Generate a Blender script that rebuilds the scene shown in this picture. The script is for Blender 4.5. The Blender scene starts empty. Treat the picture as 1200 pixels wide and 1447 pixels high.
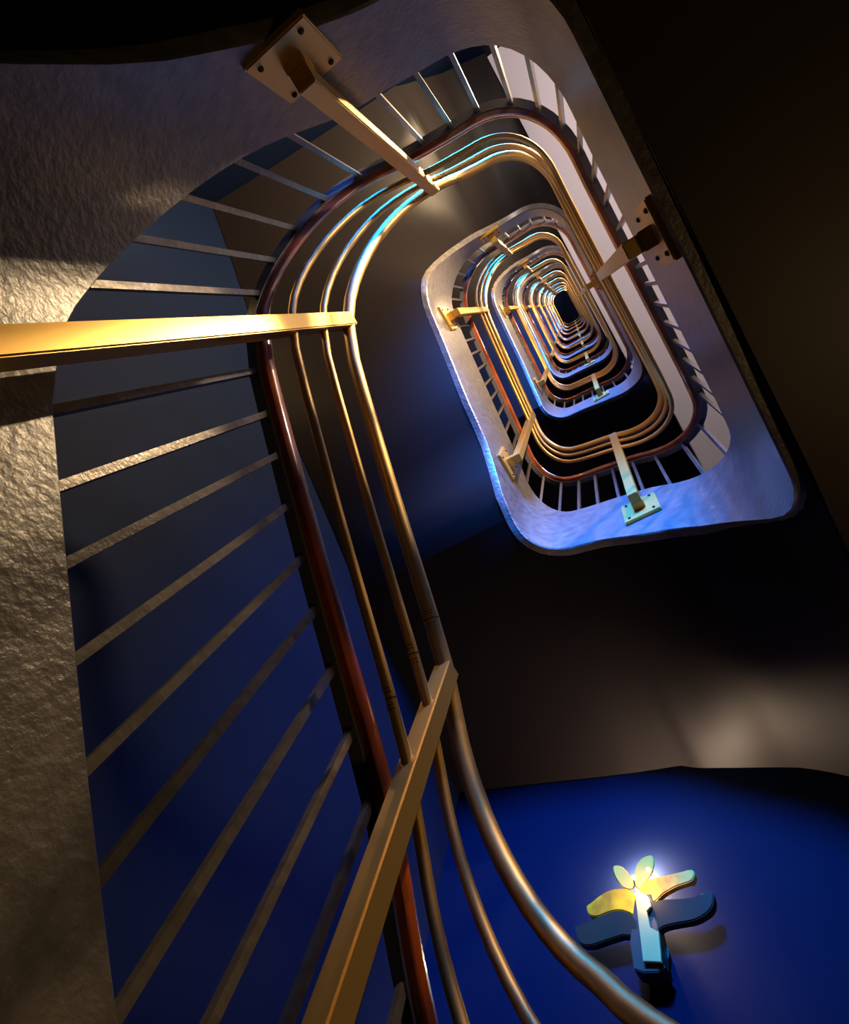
import bpy, bmesh, math, random
from mathutils import Vector, Matrix
random.seed(7)
C = bpy.context.scene.collection
SC = bpy.context.scene
H = 3.6                                   # storey height in metres

# ------------------------------------------------------------------ camera
R = ((-0.82625141, -0.5199773, 0.21663844),
     (0.4460855, -0.83883646, -0.31202743),
     (0.3439714, -0.16117384, 0.92504414))   # rows: camera right, camera down, camera forward
cd = bpy.data.cameras.new('camera')
cam = bpy.data.objects.new('camera', cd); C.objects.link(cam)
cd.sensor_fit = 'HORIZONTAL'; cd.sensor_width = 36
cd.lens = 36 * 872.275 / 1200
cd.clip_start = 0.02; cd.clip_end = 200
m = Matrix(((R[0][0], -R[1][0], -R[2][0], 0), (R[0][1], -R[1][1], -R[2][1], 0),
            (R[0][2], -R[1][2], -R[2][2], 0), (0, 0, 0, 1)))
cam.matrix_world = m
SC.camera = cam

# ------------------------------------------------------------------ world, exposure, lamps
w = bpy.data.worlds.new('world'); SC.world = w; w.use_nodes = True
w.node_tree.nodes['Background'].inputs[0].default_value = (0.3, 0.4, 0.8, 1)
w.node_tree.nodes['Background'].inputs[1].default_value = 0.0
SC.view_settings.view_transform = 'Standard'; SC.view_settings.look = 'None'
SC.view_settings.exposure = 0.0; SC.view_settings.gamma = 1.0
SC.view_settings.use_curve_mapping = False
SC.cycles.use_denoising = True
SC.cycles.max_bounces = 5
SC.cycles.diffuse_bounces = 1
SC.cycles.sample_clamp_indirect = 3.0

NMIN, NMAX = -1, 8


def area(name, loc, target, size, power, col, sy=None, spread=180):
    l = bpy.data.lights.new(name, 'AREA'); o = bpy.data.objects.new(name, l); C.objects.link(o)
    l.shape = 'RECTANGLE'; l.size = size; l.size_y = sy or size
    l.energy = power; l.color = col; l.spread = math.radians(spread)
    o.location = loc
    o.rotation_euler = (Vector(target) - Vector(loc)).to_track_quat('-Z', 'Y').to_euler()
    return o


WARM = (1.0, 0.70, 0.38)
BLUE = (0.004, 0.19, 1.0)


def point(name, loc, power, col, rad):
    l = bpy.data.lights.new(name, 'POINT'); o = bpy.data.objects.new(name, l); C.objects.link(o)
    l.energy = power; l.color = col; l.shadow_soft_size = rad; o.location = loc
    return o


for n in range(0, NMAX + 1):
    z = n * H
    # bluish daylight from the landing window, one on each storey
    area('window_daylight', (-0.01 * H, 0.478 * H, z + 1.0 * H), (0.24 * H, -0.5 * H, z + 0.50 * H), 0.5, 150, BLUE, 0.8, spread=56)
    # warm lamp hanging over the landing, one on each storey
    area('landing_lamp', (-0.26 * H, 0.32 * H, z + 1.10 * H), (0.24 * H, 0.345 * H, z + 0.93 * H), 0.07, 190, WARM, spread=140)
    # unseen fill light added deeper in the landing to brighten ceiling and left strings
    point('landing_back_fill', (-0.48 * H, 0.26 * H, z + 1.0 * H), 130, (1.0, 0.8, 0.70), 0.05)
    # small warm lamp on the wall of the winding corner, one on each storey
    point('corner_lamp', (0.425 * H, 0.45 * H, z + 0.80 * H), 15, (1.0, 0.6, 0.24), 0.03)

point('landing_lamp', (-0.30 * H, -0.20 * H, 0.02 * H), 9, (1.0, 0.62, 0.24), 0.05)     # the lamp of the landing just below

# ------------------------------------------------------------------ materials
def mat(name, col, rough=0.5, metal=0.0, bump=0.0, scale=20.0, var=0.0, detail=6, coat=0.0, coat_rough=0.12, emit=None, estr=0, dist=0.01, spec=0.5, stretch=None):
    mt = bpy.data.materials.new(name); mt.use_nodes = True
    nt = mt.node_tree; b = nt.nodes['Principled BSDF']
    b.inputs['Base Color'].default_value = (*col, 1)
    b.inputs['Roughness'].default_value = rough
    b.inputs['Metallic'].default_value = metal
    b.inputs['Coat Weight'].default_value = coat
    b.inputs['Coat Roughness'].default_value = coat_rough
    b.inputs['Specular IOR Level'].default_value = spec
    tc = nt.nodes.new('ShaderNodeTexCoord')
    mp = nt.nodes.new('ShaderNodeMapping'); nt.links.new(tc.outputs['Object'], mp.inputs[0])
    if stretch: mp.inputs['Scale'].default_value = stretch
    nz = nt.nodes.new('ShaderNodeTexNoise'); nz.inputs['Scale'].default_value = scale
    nz.inputs['Detail'].default_value = detail
    nt.links.new(mp.outputs[0], nz.inputs['Vector'])
    if bump:
        bp = nt.nodes.new('ShaderNodeBump'); bp.inputs['Strength'].default_value = bump
        bp.inputs['Distance'].default_value = dist
        nt.links.new(nz.outputs['Fac'], bp.inputs['Height'])
        nt.links.new(bp.outputs[0], b.inputs['Normal'])
    if var:
        n2 = nt.nodes.new('ShaderNodeTexNoise'); n2.inputs['Scale'].default_value = scale * 0.35
        nt.links.new(mp.outputs[0], n2.inputs['Vector'])
        cr = nt.nodes.new('ShaderNodeValToRGB')
        cr.color_ramp.elements[0].position = 0.35; cr.color_ramp.elements[1].position = 0.68
        cr.color_ramp.elements[0].color = (*[c * (1 - var) for c in col], 1)
        cr.color_ramp.elements[1].color = (*[min(1, c * (1 + var)) for c in col], 1)
        nt.links.new(n2.outputs['Fac'], cr.inputs[0]); nt.links.new(cr.outputs[0], b.inputs['Base Color'])
    if emit:
        b.inputs['Emission Color'].default_value = (*emit, 1); b.inputs['Emission Strength'].default_value = estr
    return mt


M = {
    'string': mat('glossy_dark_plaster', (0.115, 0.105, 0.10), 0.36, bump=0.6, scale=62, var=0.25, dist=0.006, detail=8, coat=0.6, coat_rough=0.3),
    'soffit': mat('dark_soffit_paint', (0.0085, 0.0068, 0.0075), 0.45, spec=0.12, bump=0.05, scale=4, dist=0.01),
    'wall': mat('blue_violet_wall_paint', (0.0030, 0.0062, 0.020), 0.6, bump=0.03, scale=30, dist=0.002, spec=0.02),
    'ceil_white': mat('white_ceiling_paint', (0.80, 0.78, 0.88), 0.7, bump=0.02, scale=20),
    'ceil_dark': mat('shaded_ceiling_tone', (0.035, 0.024, 0.02), 0.5, bump=0.03, scale=20),  # white ceiling left unlit: its shade is put into this dark colour
    'beam': mat('black_edge_paint', (0.02, 0.015, 0.015), 0.4),
    'baluster': mat('dark_enamel_iron', (0.16, 0.145, 0.13), 0.28, metal=0.55, bump=0.35, scale=90, var=0.2, dist=0.002),
    'bar': mat('dark_rail_bar', (0.22, 0.22, 0.24), 0.3, metal=0.4, bump=0.1, scale=60, dist=0.002),
    'wood': mat('varnished_mahogany', (0.36, 0.075, 0.022), 0.25, bump=0.12, scale=14, var=0.45, coat=0.8, dist=0.002, stretch=(1, 1, 1)),
    'brass': mat('satin_brass', (0.74, 0.46, 0.14), 0.48, metal=0.9, bump=0.02, scale=50, dist=0.001),
    'brass_post': mat('brushed_brass_paint', (0.70, 0.44, 0.11), 0.40, metal=0.8, bump=0.06, scale=60, dist=0.001),
    'screw': mat('dark_screw', (0.08, 0.06, 0.04), 0.4, metal=0.8),
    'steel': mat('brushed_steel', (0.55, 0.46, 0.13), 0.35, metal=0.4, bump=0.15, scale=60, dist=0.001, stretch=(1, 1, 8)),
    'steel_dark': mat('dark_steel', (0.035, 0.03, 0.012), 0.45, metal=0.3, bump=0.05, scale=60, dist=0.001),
    'amber': mat('amber_gilt', (0.95, 0.36, 0.0), 0.45, metal=0.1, bump=0.2, scale=50, var=0.4, dist=0.001),
    'gilt': mat('pale_gilt', (0.9, 0.5, 0.05), 0.4, metal=0.3, bump=0.1, scale=50, dist=0.001),
    'bulb': mat('lit_bulb', (1, 0.9, 0.6), 0.3, emit=(1, 0.78, 0.42), estr=25),
}

# ------------------------------------------------------------------ helpers
def link(name, bm, mt, parent=None, smooth=True, loc=None):
    me = bpy.data.meshes.new(name)
    bmesh.ops.recalc_face_normals(bm, faces=bm.faces[:])
    bm.to_mesh(me); bm.free()
    me.materials.append(mt)
    if smooth:
        for f in me.polygons: f.use_smooth = True
        try: me.set_sharp_from_angle(angle=math.radians(38))
        except Exception: pass
    o = bpy.data.objects.new(name, me); C.objects.link(o)
    if parent: o.parent = parent
    if loc is not None: o.location = loc
    return o


def thing(name, loc, label, cat, group=None):
    o = bpy.data.objects.new(name, None); C.objects.link(o)
    o.empty_display_size = 0.1
    o.location = loc; o['label'] = label; o['category'] = cat
    if group: o['group'] = group
    return o


def structure(o): o['kind'] = 'structure'; return o


def box(bm, x0, x1, y0, y1, z0, z1, mtx=None):
    vs = [bm.verts.new((x, y, z)) for x in (x0, x1) for y in (y0, y1) for z in (z0, z1)]
    if mtx is not None:
        for v in vs: v.co = mtx @ v.co
    for f in ((0, 1, 3, 2), (4, 6, 7, 5), (0, 4, 5, 1), (2, 3, 7, 6), (0, 2, 6, 4), (1, 5, 7, 3)):
        bm.faces.new([vs[i] for i in f])
    return vs


def sweep(bm, rings, closed=True, caps=True):
    vr = [[bm.verts.new(c) for c in r] for r in rings]
    k = len(rings[0])
    for a, b in zip(vr[:-1], vr[1:]):
        for i in range(k if closed else k - 1):
            j = (i + 1) % k
            bm.faces.new((a[i], a[j], b[j], b[i]))
    if caps and closed:
        bm.faces.new(vr[0][::-1]); bm.faces.new(vr[-1])


# ------------------------------------------------------------------ the spiral: plan and height, in units of one storey
XL, XR, YB, YT = 0.1911, -0.07336, -0.25888, 0.21039


def plan(u, off, rad, ins):
    """point and inward normal on the rounded rectangle of the stair well; u runs 0..8 per storey.
    off = inset into the well; rad = (TL, TR, BR, BL) radii of this very curve; ins = insets of L, R, B, T"""
    u = u % 8
    xl = XL - ins[0] - off; xr = XR + ins[1] + off; yb = YB + ins[2] + off; yt = YT - ins[3] - off
    TL, TR, BR, BL = [max(0.004, r - off) for r in rad]
    k = int(u); f = u - k

    def lerp(a, b): return a + (b - a) * f
    if k == 0: return xl, lerp(yb + BL, yt - TL), -1, 0
    if k == 2: return lerp(xl - TL, xr + TR), yt, 0, -1
    if k == 4: return xr, lerp(yt - TR, yb + BR), 1, 0
    if k == 6: return lerp(xr + BR, xl - BL), yb, 0, 1
    if k == 1: c = (xl - TL, yt - TL); r = TL; a = 0 + 90 * f
    if k == 3: c = (xr + TR, yt - TR); r = TR; a = 90 + 90 * f
    if k == 5: c = (xr + BR, yb + BR); r = BR; a = 180 + 90 * f
    if k == 7: c = (xl - BL, yb + BL); r = BL; a = 270 + 90 * f
    a = math.radians(a)
    return c[0] + r * math.cos(a), c[1] + r * math.sin(a), -math.cos(a), -math.sin(a)


S_RAD = (0.10523, 0.07678, 0.07712, 0.05733); S_INS = (0, 0, 0, 0)
T_INS = (0.01951, 0.01934, 0.02015, 0.01425)
T3_RAD = (0.11699, 0.06063, 0.07424, 0.05889)
T1_RAD = (0.09583, 0.06063, 0.07424, 0.05889)
T2_RAD = (0.106, 0.06063, 0.07424, 0.05889)

ZS = [(0, .033), (.5, .130), (1, .234), (1.5, .387), (2, .523), (2.5, .531), (3, .556), (3.5, .563), (4, .616), (4.4, .624),
      (5, .630), (5.5, .722), (6, .822), (6.5, .857), (7, .887), (7.5, .944)]
ZB = [(.1, -.194), (.23, -.131), (.32, -.099), (.53, -.068), (.71, -.024), (.97, .032), (1.14, .054), (1.37, .078), (1.50, .16), (1.63, .235),
      (1.77, .306), (1.86, .338), (2.04, .372), (2.4, .400), (2.76, .424), (3.17, .438), (3.5, .441), (4, .446), (4.5, .449), (5.09, .460),
      (5.32, .481), (5.53, .551), (5.71, .602), (6.0, .652), (6.4, .690), (6.7, .726), (7.24, .759), (7.47, .762), (7.8, .778)]
ZO = [(0, -.185), (1, -.07), (1.5, .15), (2, .27), (3, .36), (3.5, .42), (4, .447), (5, .447), (5.5, .505), (6, .590), (7, .645),
      (7.5, .737)]


def prof(tab, u):
    n = math.floor(u / 8); v = u - 8 * n
    t = [(tab[-1][0] - 8, tab[-1][1] - 1)] + tab + [(tab[0][0] + 8, tab[0][1] + 1)]
    for (a, za), (b, zb) in zip(t[:-1], t[1:]):
        if a <= v <= b: return n + za + (zb - za) * (v - a) / (b - a)


def sm(tab, u, r=0.22):
    s = 0; wt = 0
    for i in range(-3, 4):
        k = math.exp(-(i / 2.0) ** 2); s += k * prof(tab, u + r * i / 3); wt += k
    return s / wt


def arc_table(tab, sigma, N=320):
    """heights smoothed along the true length of the string, not along u"""
    us = [8 * i / N for i in range(N)]
    pts = [plan(u, 0, S_RAD, S_INS)[:2] for u in us]
    L = [0.0]
    for i in range(N):
        a_, b_ = pts[i], pts[(i + 1) % N]
        L.append(L[-1] + math.hypot(b_[0] - a_[0], b_[1] - a_[1]))
    tot = L[-1]; z = [prof(tab, u) for u in us]; out = []
    for i in range(N):
        sw = 0; sz = 0
        for j in range(-N // 4, N // 4):
            k = i + j; m_ = k // N; k -= m_ * N
            d = L[k] + m_ * tot - L[i]
            if abs(d) > 3 * sigma: continue
            seg = 0.5 * ((L[k + 1] - L[k]) + (L[k] - L[k - 1] if k else tot - L[N - 1]))
            g = math.exp(-0.5 * (d / sigma) ** 2) * seg
            sw += g; sz += g * (z[k] + m_)
        out.append(sz / sw)
    return out


def look(tb, u):
    N = len(tb); q = u / 8 * N; i = math.floor(q); f = q - i
    g = lambda k: tb[k % N] + k // N
    return g(i) * (1 - f) + g(i + 1) * f


TAB_S = arc_table(ZS, 0.018); TAB_T = arc_table(ZS, 0.026); TAB_B = arc_table(ZB, 0.010)
def zs(u): return look(TAB_S, u)
def zt(u): return look(TAB_T, u)
def zb(u): return look(TAB_B, u)
def zo(u): return sm(ZO, u, 0.2)


OX, OY0, OY1, OR = 0.463, -0.53, 0.497, -0.083
GAP = 0.0012


def outer(u):
    v = u % 8
    P = [(0, OX, -0.202), (1, OX, 0.105), (1.5, OX, OY1), (2, 0.086, OY1), (3, 0.003, OY1), (3.5, OR, OY1), (4, OR, 0.134),
         (5, OR, -0.182), (5.5, OR, OY0), (6, 0.004, OY0), (7, 0.134, OY0), (7.5, OX, OY0), (8, OX, -0.202)]
    for a, b in zip(P[:-1], P[1:]):
        if a[0] <= v <= b[0]:
            f = (v - a[0]) / (b[0] - a[0]); return (min(OX - GAP, a[1] + (b[1] - a[1]) * f),
                                                                        max(OY0 + GAP, min(OY1 - GAP, a[2] + (b[2] - a[2]) * f)))


def steps(n, far):
    u0 = 8 * n if n > NMIN else 8 * n + 5
    us = []
    for k in range(8):
        if 8 * n + k < u0: continue
        c = (12 if k % 2 else 10) if not far else (8 if k % 2 else 5)
        us += [8 * n + k + i / c for i in range(c)]
    return us + [8 * n + 8.0]


def tangent(f, u):
    a = Vector(f(u - 0.02)); b = Vector(f(u + 0.02)); return (b - a).normalized()


def tube_bm(f, us, r, seg):
    bm = bmesh.new(); rings = []
    for u in us:
        p = Vector(f(u)); t = tangent(f, u)
        s = Vector((0, 0, 1)).cross(t).normalized(); q = t.cross(s)
        rings.append([p + s * (r * math.cos(a)) + q * (r * math.sin(a)) for a in [2 * math.pi * i / seg for i in range(seg)]])
    sweep(bm, rings); return bm


def prof_bm(f, us, pts):
    """sweep a closed 2D profile (inward, up) kept upright"""
    bm = bmesh.new(); rings = []
    for u in us:
        x, y, z, nx, ny = f(u)
        rings.append([Vector((x + nx * a, y + ny * a, z + b)) for a, b in pts])
    sweep(bm, rings); return bm


def curve3(rad, ins, off, dz):
    def f(u):
        x, y, nx, ny = plan(u, off, rad, ins); return (x * H, y * H, (zt(u) + dz) * H)
    return f


def curve5(off, dz):
    def f(u):
        x, y, nx, ny = plan(u, off / H, S_RAD, S_INS); return (x * H, y * H, zs(u) * H + dz, nx, ny)
    return f


WHERE = {-1: 'running out at the bottom edge', 0: 'nearest whole turn, at the left', 1: 'second turn up',
         2: 'third turn up', 3: 'fourth turn up', 4: 'fifth turn up', 5: 'sixth turn up', 6: 'seventh turn up',
         7: 'eighth turn up', 8: 'topmost ring round the dark centre'}

# ------------------------------------------------------------------ room shell
ZLO, ZHI = -0.75 * H, 9.45 * H
T = 0.2
XR_W = -0.60 * H


def shell(name, x0, x1, y0, y1, z0, z1, mt):
    bm = bmesh.new(); box(bm, x0, x1, y0, y1, z0, z1); return structure(link(name, bm, mt, smooth=False))


shell('wall_left', OX * H, OX * H + T, OY0 * H - T, OY1 * H + T, ZLO, ZHI, M['wall'])
shell('wall_right', XR_W - T, XR_W, OY0 * H - T, OY1 * H + T, ZLO, ZHI, M['wall'])
shell('wall_front', XR_W, OX * H, OY0 * H - T, OY0 * H, ZLO, ZHI, M['wall'])
shell('wall_back', XR_W, OX * H, OY1 * H, OY1 * H + T, ZLO, ZHI, M['wall'])
shell('floor', XR_W, OX * H, OY0 * H, OY1 * H, ZLO - T, ZLO, M['ceil_dark'])
shell('ceiling', XR_W, OX * H, OY0 * H, OY1 * H, ZHI, ZHI + T, M['wall'])
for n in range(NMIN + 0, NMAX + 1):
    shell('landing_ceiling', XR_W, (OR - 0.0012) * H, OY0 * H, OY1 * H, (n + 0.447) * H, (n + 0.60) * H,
          M['ceil_dark'] if n < 1 else M['ceil_white'])  # lowest ceilings take the shaded tone instead of white

# ------------------------------------------------------------------ stair flights
SW = 0.0105          # thickness of the string, in storeys
for n in range(NMIN, NMAX + 1):
    far = n >= 2
    us = steps(n, far)
    t = thing('stair_flight', (0, 0, n * H), 'dark painted stair string and smooth soffit, ' + WHERE[n], 'stairs',
              'turns of the staircase round the well')
    bm = bmesh.new(); rings = []
    for u in us:
        x, y, nx, ny = plan(u, 0, S_RAD, S_INS); a, b = zb(u) * H, zs(u) * H
        x *= H; y *= H; w_ = SW * H
        e = 0.006
        hgt = b - a
        r = [(0, a + e), (0, a + hgt * .33), (0, a + hgt * .66), (0, b - e), (-e, b), (-w_, b), (-w_, a), (-e, a)]
        rings.append([Vector((x + nx * d, y + ny * d, z)) - Vector((0, 0, n * H)) for d, z in r])
    sweep(bm, rings); link('inner_string', bm, M['string'], t)
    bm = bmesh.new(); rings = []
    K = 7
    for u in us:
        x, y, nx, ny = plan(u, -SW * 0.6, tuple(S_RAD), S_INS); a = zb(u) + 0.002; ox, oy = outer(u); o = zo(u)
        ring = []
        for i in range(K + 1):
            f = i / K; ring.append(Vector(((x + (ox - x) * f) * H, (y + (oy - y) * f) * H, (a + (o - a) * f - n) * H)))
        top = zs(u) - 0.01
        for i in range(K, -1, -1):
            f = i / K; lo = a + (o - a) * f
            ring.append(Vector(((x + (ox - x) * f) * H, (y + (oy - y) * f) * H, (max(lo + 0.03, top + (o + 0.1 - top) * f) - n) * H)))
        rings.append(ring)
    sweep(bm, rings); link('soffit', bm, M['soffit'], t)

# ------------------------------------------------------------------ balustrades: balusters, flat bar, wooden handrail
BAL = [.02, .12, .22, .32, .42, .51, .61, .71, .80, .90, 1.03, 1.16, 1.31, 1.47, 1.65, 1.83, 2.06, 2.42, 2.81, 3.11, 3.36, 3.57,
       3.78, 4.0, 4.1, 4.19, 4.29, 4.37, 4.44, 4.51, 4.59, 4.67, 4.75, 4.83, 4.91, 4.99, 5.34, 5.63, 5.94, 6.20, 6.46, 6.70,
       6.93, 7.22, 7.53, 7.83]
HS = 0.1997 * H      # handrail centre above the string


def tsafe(v, n): return Vector((0, 0, -n * H)) + v


def unit_baluster():
    bm = bmesh.new(); box(bm, -0.0075, 0.0075, -0.0075, 0.0075, 0, 1)
    me = bpy.data.meshes.new('baluster'); bmesh.ops.recalc_face_normals(bm, faces=bm.faces[:]); bm.to_mesh(me); bm.free()
    me.materials.append(M['baluster']); return me


BME = unit_baluster()
for n in range(NMIN, NMAX + 1):
    us = steps(n, n >= 2)
    t = thing('balustrade', (0, 0, n * H), 'dark iron balusters under a red-brown wooden handrail, ' + WHERE[n], 'railing',
              'balustrades round the well')
    for k in BAL:
        u = 8 * n + k
        if u < us[0]: continue
        x, y, nx, ny = plan(u, 0, S_RAD, S_INS)
        b0 = Vector((x * H - nx * 0.024, y * H - ny * 0.024, zs(u) * H - 0.03))
        b1 = Vector((x * H - nx * 0.042, y * H - ny * 0.042, (zt(u) * 0.6 + zs(u) * 0.4) * H + HS - 0.034))
        d = b1 - b0
        o = bpy.data.objects.new('baluster', BME); C.objects.link(o); o.parent = t
        rot = Vector((0, 0, 1)).rotation_difference(d.normalized()).to_matrix().to_4x4()
        yaw = Matrix.Rotation(math.atan2(ny, nx), 4, 'Z')
        o.matrix_local = Matrix.Translation(b0 - Vector((0, 0, n * H))) @ rot @ yaw @ Matrix.Diagonal((1, 1, d.length, 1))
    f = lambda u: (lambda a: (a[0], a[1], (zt(u) * 0.6 + zs(u) * 0.4) * H + HS, a[3], a[4]))(curve5(0, 0)(u))
    off = lambda u, f=f, n=n: (lambda a: (a[0], a[1], a[2] - n * H, a[3], a[4]))(f(u))
    link('rail_bar', prof_bm(off, us, [(-.060, -.036), (-.030, -.036), (-.030, -.026), (-.060, -.026)]), M['bar'], t)
    link('handrail', prof_bm(off, us, [(-.052, -.018), (-.046, -.026), (-.012, -.026), (-.006, -.018), (-.003, .002), (-.008, .018), (-.020, .026),
                                       (-.038, .026), (-.050, .018), (-.055, .002)]), M['wood'], t)

# ------------------------------------------------------------------ brass guard rails on posts
POST = [0.085, 1.06, 1.91, 4.42, 6.21]
PLZ = [0.11, 0.125, 0.084, 0.135, 0.075]
TUB = [(T1_RAD, .1986, .0112), (T2_RAD, .2465, .0112), (T3_RAD, .2934, .0200)]


def inside(x, y):
    # inside the rounded rectangle of the string's face
    TL, TR, BR, BL = S_RAD
    if not (XR < x < XL and YB < y < YT): return False
    for r, cx_, cy_, sx, sy in ((TL, XL - TL, YT - TL, 1, 1), (TR, XR + TR, YT - TR, -1, 1), (BR, XR + BR, YB + BR, -1, -1), (BL, XL - BL, YB + BL, 1, -1)):
        if (x - cx_) * sx > 0 and (y - cy_) * sy > 0 and math.hypot(x - cx_, y - cy_) > r: return False
    return True


def wall_gap(x, y, dx, dy):
    t = 0.0
    while inside(x + dx * t, y + dy * t) and t < 0.1: t += 0.0002
    return t


def bevelbox(bm, x0, x1, y0, y1, z0, z1, mtx, bev=0.003):
    b2 = bmesh.new(); box(b2, x0, x1, y0, y1, z0, z1)
    bmesh.ops.recalc_face_normals(b2, faces=b2.faces[:])
    bmesh.ops.bevel(b2, geom=b2.edges[:], offset=bev, segments=2, affect='EDGES')
    vm = {v: bm.verts.new(mtx @ v.co) for v in b2.verts}
    for f in b2.faces: bm.faces.new([vm[v] for v in f.verts])
    b2.free()


for n in range(NMIN, NMAX + 1):
    us = steps(n, n >= 2)
    t = thing('guard_rail', (0, 0, n * H), 'three brass tubes on square brass posts, ' + WHERE[n], 'guard rail',
              'brass guard rails round the well')
    for i, (rad, dz, r) in enumerate(TUB):
        g = curve3(rad, T_INS, 0, dz)
        ff = lambda u, g=g, n=n: (lambda a: (a[0], a[1], a[2] - n * H))(g(u))
        o = link('brass_tube', tube_bm(ff, us, r, (18 if i == 2 else 12) if n < 2 else 8), M['brass'], t)
        if i == 2: o['label'] = 'thickest brass tube, on top'
        if n < 2:      # joint collar with little screws beside a post
            for k in (0.19, 2.16):
                u = 8 * n + k
                if u < us[0]: continue
                p = Vector(ff(u)); tg = tangent(ff, u); s = Vector((0, 0, 1)).cross(tg).normalized(); q = tg.cross(s)
                bm = bmesh.new(); rings = []
                for h in (-.0012, .0012):
                    rings.append([p + tg * h + s * ((r + .0008) * math.cos(a)) + q * ((r + .0008) * math.sin(a)) for a in [math.pi * j / 8 for j in range(16)]])
                sweep(bm, rings); j_ = link('joint_ring', bm, M['screw'], o)
                bm = bmesh.new()
                for dd in (-.012, -.020, .012, .020):
                    for aa in (-0.9, -1.5, -2.2):
                        c = p + tg * dd + (s * math.cos(aa) + q * math.sin(aa)) * (r + .0003)
                        bmesh.ops.create_icosphere(bm, subdivisions=1, radius=.0022, matrix=Matrix.Translation(c))
                link('joint_screws', bm, M['screw'], o)['kind'] = 'stuff'
    for k in POST:
        u = 8 * n + k
        if u < us[0]: continue
        x, y, nx, ny = plan(u, 0, T3_RAD, T_INS)
        sx, sy, nx, ny = min((plan(k - 0.7 + i * 0.02, 0, S_RAD, S_INS) for i in range(71)), key=lambda q: (q[0] - x) ** 2 + (q[1] - y) ** 2)
        x *= H; y *= H
        # the post is square to the nearest point of the string
        ins = wall_gap(x / H, y / H, -nx, -ny) * H
        top = zt(u) * H + 0.2934 * H + 0.004 - n * H
        zc = (zs(u) - PLZ[POST.index(k)]) * H - n * H
        slope = (zs(u + .05) - zs(u - .05)) / max(1e-4, (Vector(plan(u + .05, 0, S_RAD, S_INS)[:2]) - Vector(plan(u - .05, 0, S_RAD, S_INS)[:2])).length)
        mt_ = Matrix.Translation((x, y, 0)) @ Matrix.Rotation(math.atan2(ny, nx), 4, 'Z')     # local +x points into the well
        hw = 0.0225
        bm = bmesh.new()
        bevelbox(bm, -hw, hw, -hw, hw, zc - 0.03, top, mt_)
        po = link('post', bm, M['brass_post'], t)
        bm = bmesh.new(); bevelbox(bm, -ins + 0.008, -hw + .004, -hw - .003, hw + .003, zc - 0.03, zc + 0.03, mt_)
        link('bracket_arm', bm, M['brass_post'], po)
        bm = bmesh.new()
        sh = Matrix(((1, 0, 0, 0), (0, 1, 0, 0), (0, 0.0, 1, 0), (0, 0, 0, 1)))
        bevelbox(bm, -ins - .004, -ins + 0.016, -0.08, 0.08, -0.115, 0.115, mt_ @ Matrix.Translation((0, 0, zc)) @ sh, 0.004)
        link('wall_plate', bm, M['brass_post'], po)
        if n < 2:
            bm = bmesh.new()
            for sy in (-.055, .055):
                for sz in (-.085, .085):
                    c = (mt_ @ Matrix.Translation((0, 0, zc)) @ sh) @ Vector((-ins + .017, sy, sz))
                    bmesh.ops.create_icosphere(bm, subdivisions=2, radius=.007, matrix=Matrix.Translation(c))
            link('plate_bolts', bm, M['screw'], po)['kind'] = 'stuff'

# ------------------------------------------------------------------ sconce on the front wall
F = 872.275


def back(px, py, off):
    """a point of the wall lamp's drawing laid on a plane parallel to the wall, off metres in front of it"""
    cxp, cyp = 780 + px / 4, 1180 + py / 4
    a = ((cxp - 600) / F, (cyp - 723.5) / F, 1.0)
    d = Vector([sum(a[i] * R[i][j] for i in range(3)) for j in range(3)])
    k = (OY0 * H + off) / d.y
    return d * k


ORG = back(520, 600, 0.0)


def smooth_loop(pts, k=3):
    out = []; n_ = len(pts)
    for i in range(n_):
        p0, p1, p2, p3 = [Vector(pts[(i + j) % n_]) for j in (-1, 0, 1, 2)]
        for s in range(k):
            q = s / k
            out.append(0.5 * ((2 * p1) + (p2 - p0) * q + (2 * p0 - 5 * p1 + 4 * p2 - p3) * q * q + (3 * p1 - p0 - 3 * p2 + p3) * q ** 3))
    return out


def petal(name, pts, off, thick, mt, parent, bend=0.0, smooth=True, bev=0.003, label=None, tilt=0.0):
    P2 = smooth_loop(pts) if smooth else [Vector(p) for p in pts]
    cx_ = sum(p.x for p in P2) / len(P2)
    cy_ = sum(p.y for p in P2) / len(P2)
    xs = max(abs(p.x - 520) for p in P2) or 1
    fr = []
    for p in P2:
        o_ = off + tilt * (cy_ - p.y) / 100 + bend * (abs(p.x - 520) / xs) ** 2
        fr.append(back(p.x, p.y, o_) - ORG)
    bm = bmesh.new()
    vf = [bm.verts.new(c) for c in fr]; vb = [bm.verts.new(c - Vector((0, thick, 0))) for c in fr]
    bm.faces.new(vf); bm.faces.new(vb[::-1])
    k = len(vf)
    for i in range(k):
        j = (i + 1) % k; bm.faces.new((vf[j], vf[i], vb[i], vb[j]))
    bmesh.ops.recalc_face_normals(bm, faces=bm.faces[:])
    ed = [e for e in bm.edges if len(e.link_faces) == 2 and any(len(f.verts) > 4 for f in e.link_faces)]
    try: bmesh.ops.bevel(bm, geom=ed, offset=bev, segments=2, affect='EDGES')
    except Exception: pass
    bmesh.ops.triangulate(bm, faces=[f for f in bm.faces if len(f.verts) > 4])
    o = link(name, bm, mt, parent)
    if label: o['label'] = label
    return o


L = thing('wall_lamp', ORG, 'lit metal sconce of curling leaves on a stem, on the blue wall at lower right', 'wall lamp')
bm = bmesh.new()
cc = back(600, 690, 0.012) - ORG
rr = bmesh.ops.create_cone(bm, cap_ends=True, segments=32, radius1=.042, radius2=.038, depth=.024,
                           matrix=Matrix.Translation((cc.x, cc.y, cc.z)) @ Matrix.Rotation(math.radians(90), 4, 'X'))
link('wall_rose', bm, M['steel_dark'], L)
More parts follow.
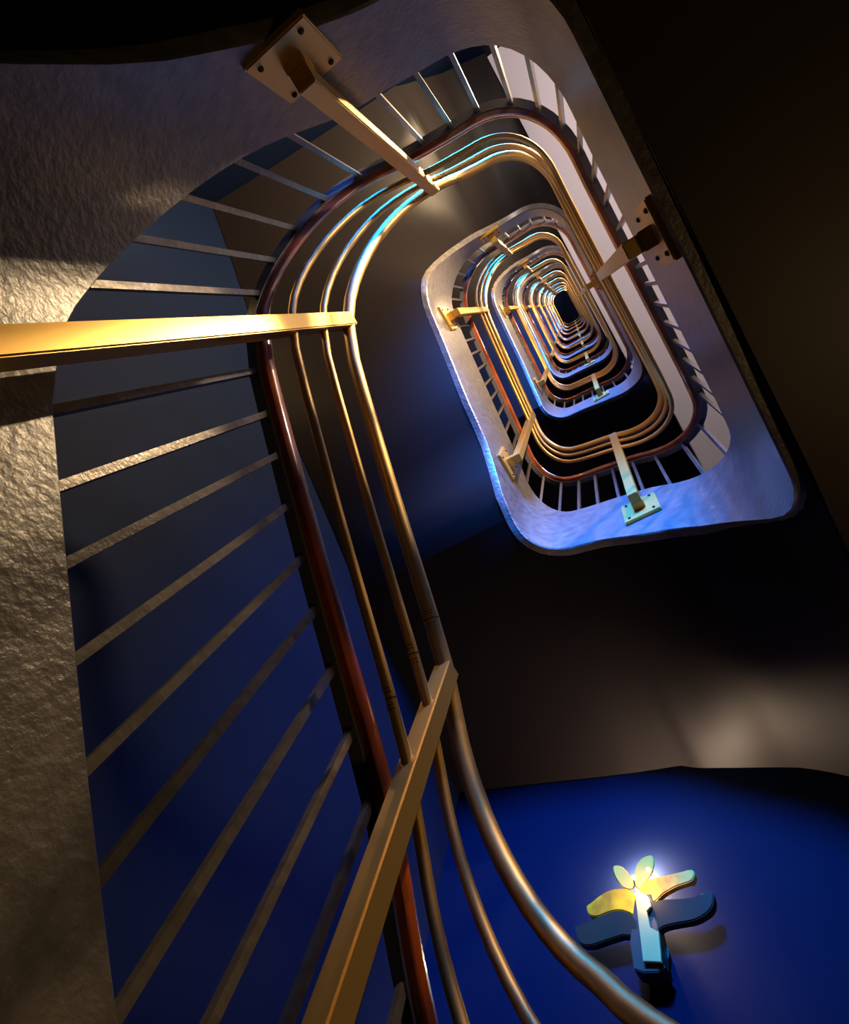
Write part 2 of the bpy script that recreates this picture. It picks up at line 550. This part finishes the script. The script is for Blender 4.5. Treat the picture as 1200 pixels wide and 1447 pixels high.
# stem: a wedge, bright front facet, dark flanks
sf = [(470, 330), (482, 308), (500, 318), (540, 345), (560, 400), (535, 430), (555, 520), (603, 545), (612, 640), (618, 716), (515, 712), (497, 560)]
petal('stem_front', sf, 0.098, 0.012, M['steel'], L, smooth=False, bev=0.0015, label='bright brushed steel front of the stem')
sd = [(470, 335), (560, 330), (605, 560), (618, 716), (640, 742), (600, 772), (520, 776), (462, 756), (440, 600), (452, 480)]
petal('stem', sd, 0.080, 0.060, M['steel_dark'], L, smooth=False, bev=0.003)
petal('leaf', [(345, 178), (365, 168), (400, 180), (435, 215), (465, 262), (462, 300), (430, 306), (395, 290), (365, 250), (347, 208)],
      0.060, 0.006, M['gilt'], L, label='small pale gilt leaf at top')
petal('leaf', [(548, 112), (572, 120), (580, 160), (568, 210), (545, 248), (505, 300), (472, 292), (463, 232), (472, 180), (500, 135)],
      0.060, 0.006, M['gilt'], L, label='small pale gilt leaf at top')
petal('leaf', [(195, 402), (220, 380), (270, 340), (330, 308), (400, 300), (450, 315), (475, 360), (480, 455), (440, 440), (395, 425),
               (350, 427), (300, 442), (250, 460), (208, 448)], 0.075, 0.022, M['amber'], L, bend=-0.01, tilt=0.012, label='amber gilt leaf')
petal('leaf', [(482, 325), (520, 268), (570, 242), (640, 226), (700, 212), (760, 198), (790, 194), (804, 215), (795, 250), (765, 268),
               (700, 290), (630, 330), (585, 372), (540, 372)], 0.085, 0.022, M['amber'], L, bend=-0.01, tilt=0.012, label='amber gilt leaf')
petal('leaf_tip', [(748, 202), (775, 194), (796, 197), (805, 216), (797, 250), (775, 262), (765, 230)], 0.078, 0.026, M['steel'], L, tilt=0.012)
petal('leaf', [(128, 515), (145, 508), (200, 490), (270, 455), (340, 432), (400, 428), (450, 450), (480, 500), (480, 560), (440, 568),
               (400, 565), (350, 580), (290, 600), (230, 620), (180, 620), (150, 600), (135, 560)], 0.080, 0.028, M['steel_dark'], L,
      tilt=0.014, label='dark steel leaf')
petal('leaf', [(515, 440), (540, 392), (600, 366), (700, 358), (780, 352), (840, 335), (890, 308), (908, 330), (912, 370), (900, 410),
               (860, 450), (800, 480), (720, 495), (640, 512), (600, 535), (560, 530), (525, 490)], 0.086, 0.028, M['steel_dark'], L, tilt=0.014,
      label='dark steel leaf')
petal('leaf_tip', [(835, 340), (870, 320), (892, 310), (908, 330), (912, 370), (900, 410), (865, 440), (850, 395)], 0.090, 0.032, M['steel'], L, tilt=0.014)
for k, (px, py) in enumerate(((462, 240), (545, 195))):
    bm = bmesh.new(); c = back(px, py, 0.082) - ORG
    bmesh.ops.create_uvsphere(bm, u_segments=12, v_segments=8, radius=.0065, matrix=Matrix.Translation(c))
    link('bulb', bm, M['bulb'], L)
pl = bpy.data.lights.new('sconce_light', 'POINT'); po = bpy.data.objects.new('sconce_light', pl); C.objects.link(po)
pl.energy = 1.2; pl.color = (1.0, 0.58, 0.2); pl.shadow_soft_size = 0.012
po.location = back(478, 262, 0.14)
pl = bpy.data.lights.new('sconce_glow', 'POINT'); po = bpy.data.objects.new('sconce_glow', pl); C.objects.link(po)
pl.energy = 45; pl.color = (1.0, 0.72, 0.5); pl.shadow_soft_size = 0.015
po.location = back(500, 215, 0.034)
